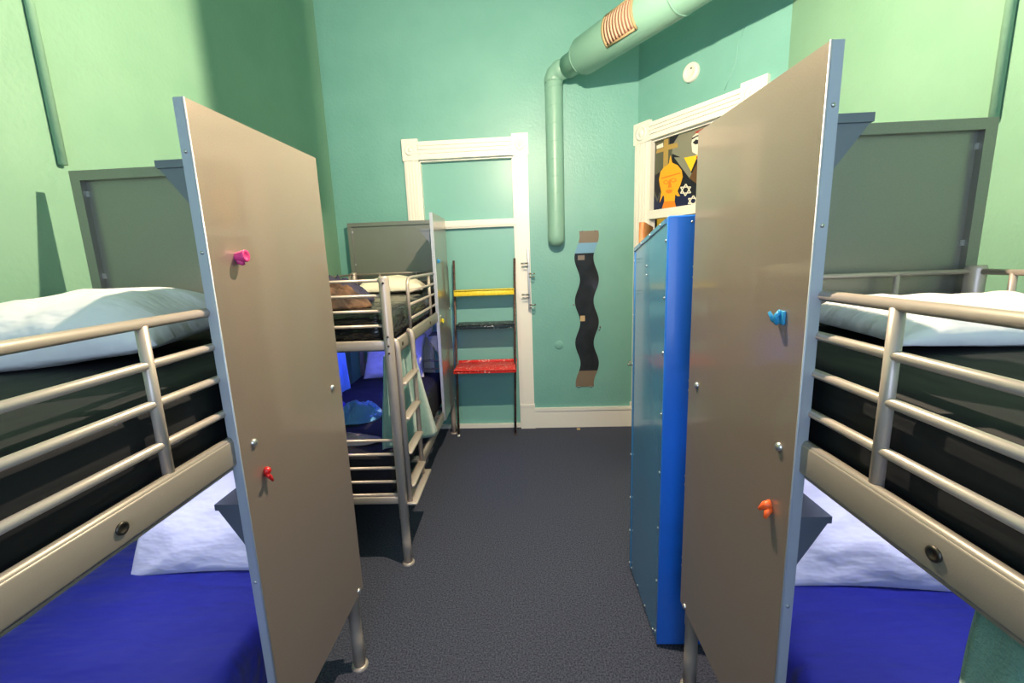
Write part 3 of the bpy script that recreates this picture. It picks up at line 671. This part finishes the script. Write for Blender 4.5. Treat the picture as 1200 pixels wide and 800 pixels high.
# ------------------------------------------------------------------ back wall things
# ladder shelf leaning on the door
sh = thing('ladder_shelf', 'leaning iron ladder shelf with yellow, black and red boards before the teal door', 'shelf', (0,0,0))
def upright(x0, x1, y0, y1, zt, r=.009): return MB().tube([(x0,y0,.012),(x0+(x1-x0)*.5,(y0+y1)/2,zt/2),(x1,y1,zt)], r, 8)
for xb, xt in ((-.705,-.678), (-.128,-.082)):
    ub = upright(xb, xt, 4.14, 4.31, 1.752, .0115); up = ub.build('upright_rod', 'iron', sh)
    MB().lathe([(.013,0),(.013,.02),(.009,.022)], (xb,4.14,0), (0,0,1), 10).build('rubber_foot', 'white_plastic' if xb < -.4 else 'iron', up)
for i, (z, dep, m, nm, th) in enumerate(((1.452,.15,'yellow','yellow shelf board',.055), (1.125,.22,'black_paint','chipped black shelf board',.04), (.712,.36,'red','chipped red shelf board',.03))):
    xc0, xc1 = (-.675,-.095) if i == 0 else (-.665,-.100) if i == 1 else (-.690,-.092)
    yb_ = 4.325; t_ = .028
    mb = MB().rbox((xc0,yb_-dep,z), (xc1,yb_,z+.014), .003, 1)
    mb.rbox((xc0,yb_-dep,z-th+.014), (xc1,yb_-dep+.014,z+.016), .003, 1)
    if i == 2: mb.rbox((xc0,yb_-.014,z), (xc1,yb_,z+.035), .003, 1)
    lab(mb.build('shelf_board', m, sh), nm)
for x in (-.693, -.098):
    sgn = 1
    MB().tube([(x, 4.325-.36, .70), (x, 4.30, 1.10)], .004, 6).build('side_brace', 'iron', sh)

# coat hook rail on the door casing
hk = thing('hook_rail', 'vertical steel hook rail with four pegs on the white door casing', 'hook rail', (0,0,0))
yb_ = 4.27
MB().rbox((.040,yb_-.012,1.255),(.064,yb_,1.84), .004, 2).build('rail_bar', 'steel_edge', hk)
for z in (1.82, 1.275): MB().box((.040,yb_,z-.012),(.064,yb_+.062,z+.012)).build('rail_mount', 'steel_edge', hk)
for x1, z in ((-.022,1.70),(.112,1.60),(-.022,1.40),(.112,1.30)):
    MB().tube([(.052,yb_-.02,z),(x1,yb_-.03,z)], .0085, 10).tube([(.052,yb_-.02,z-.03),(x1*.9+.005,yb_-.03,z-.03)], .006, 8).build('peg', 'chrome', hk)
# wavy mirror; what it reflects is put into its colours
mr = thing('wavy_mirror', 'narrow wavy-edged mirror strip with painted-in reflections, mounted on the back wall', 'mirror', (.618, YB+.618*TB, 0))
MZ0_, MZ1_ = .432, 1.984
def mx(z):
    v = 50+(MZ1_-z)/(MZ1_-MZ0_)*722
    return .026*math.cos(2*math.pi*(v-70)/196) - .0
def strip(z0, z1, y0, y1, n): 
    mb = MB(); hw = .092
    zs = [z0+(z1-z0)*i/n for i in range(n+1)]
    A = [[mb.bm.verts.new((mx(z)+sx*hw+ (.0)*z, yy, z)) for sx, yy in ((-1,y0),(1,y0),(1,y1),(-1,y1))] for z in zs]
    for i in range(n):
        for k in range(4): mb._f([A[i][k], A[i][(k+1)%4], A[i+1][(k+1)%4], A[i+1][k]])
    mb._f(A[0]); mb._f(A[-1]); return mb
strip(.60, 1.775, -.008, -.002, 60).build('mirror_glass', 'mirror_refl_dark', mr)
lab(strip(1.872, MZ1_, -.008, -.002, 8).build('end_reflection', 'mirror_refl_tan', mr), 'painted tan reflection at the top end')
lab(strip(1.775, 1.872, -.008, -.002, 8).build('upper_reflection', 'mirror_refl_blue', mr), 'painted pale blue reflection')
lab(strip(MZ0_, .60, -.008, -.002, 10).build('end_reflection', 'mirror_refl_tan', mr), 'painted tan reflection at the bottom end')
MB().box((-.085,-.010,1.71),(-.02,-.008,1.755)).build('mark', 'grey_mark', mr)  # small flat grey rectangle on the mirror
MB().box((-.066,-.010,1.11),(-.02,-.008,1.165)).build('mark', 'tan', mr)  # small flat tan rectangle on the mirror
for x, z in ((-.06,1.984),(.06,1.984),(-.06,.432),(.06,.432),(-.108,1.28),(.112,1.02),(.112,1.045)):
    MB().rbox((x+mx(z)-.008,-.014,z-.008),(x+mx(z)+.008,0,z+.008), .002, 1).build('mirror_clip', 'chrome', mr)
# a scrap on the carpet
mark(MB().prism([(.500,4.235,.001),(.528,4.228,.001),(.536,4.262,.001),(.512,4.275,.001),(.498,4.258,.001)], (0,0,.006)).build('scrap', 'tan'), 'small tan scrap lying on the carpet before the white baseboard', 'scrap')
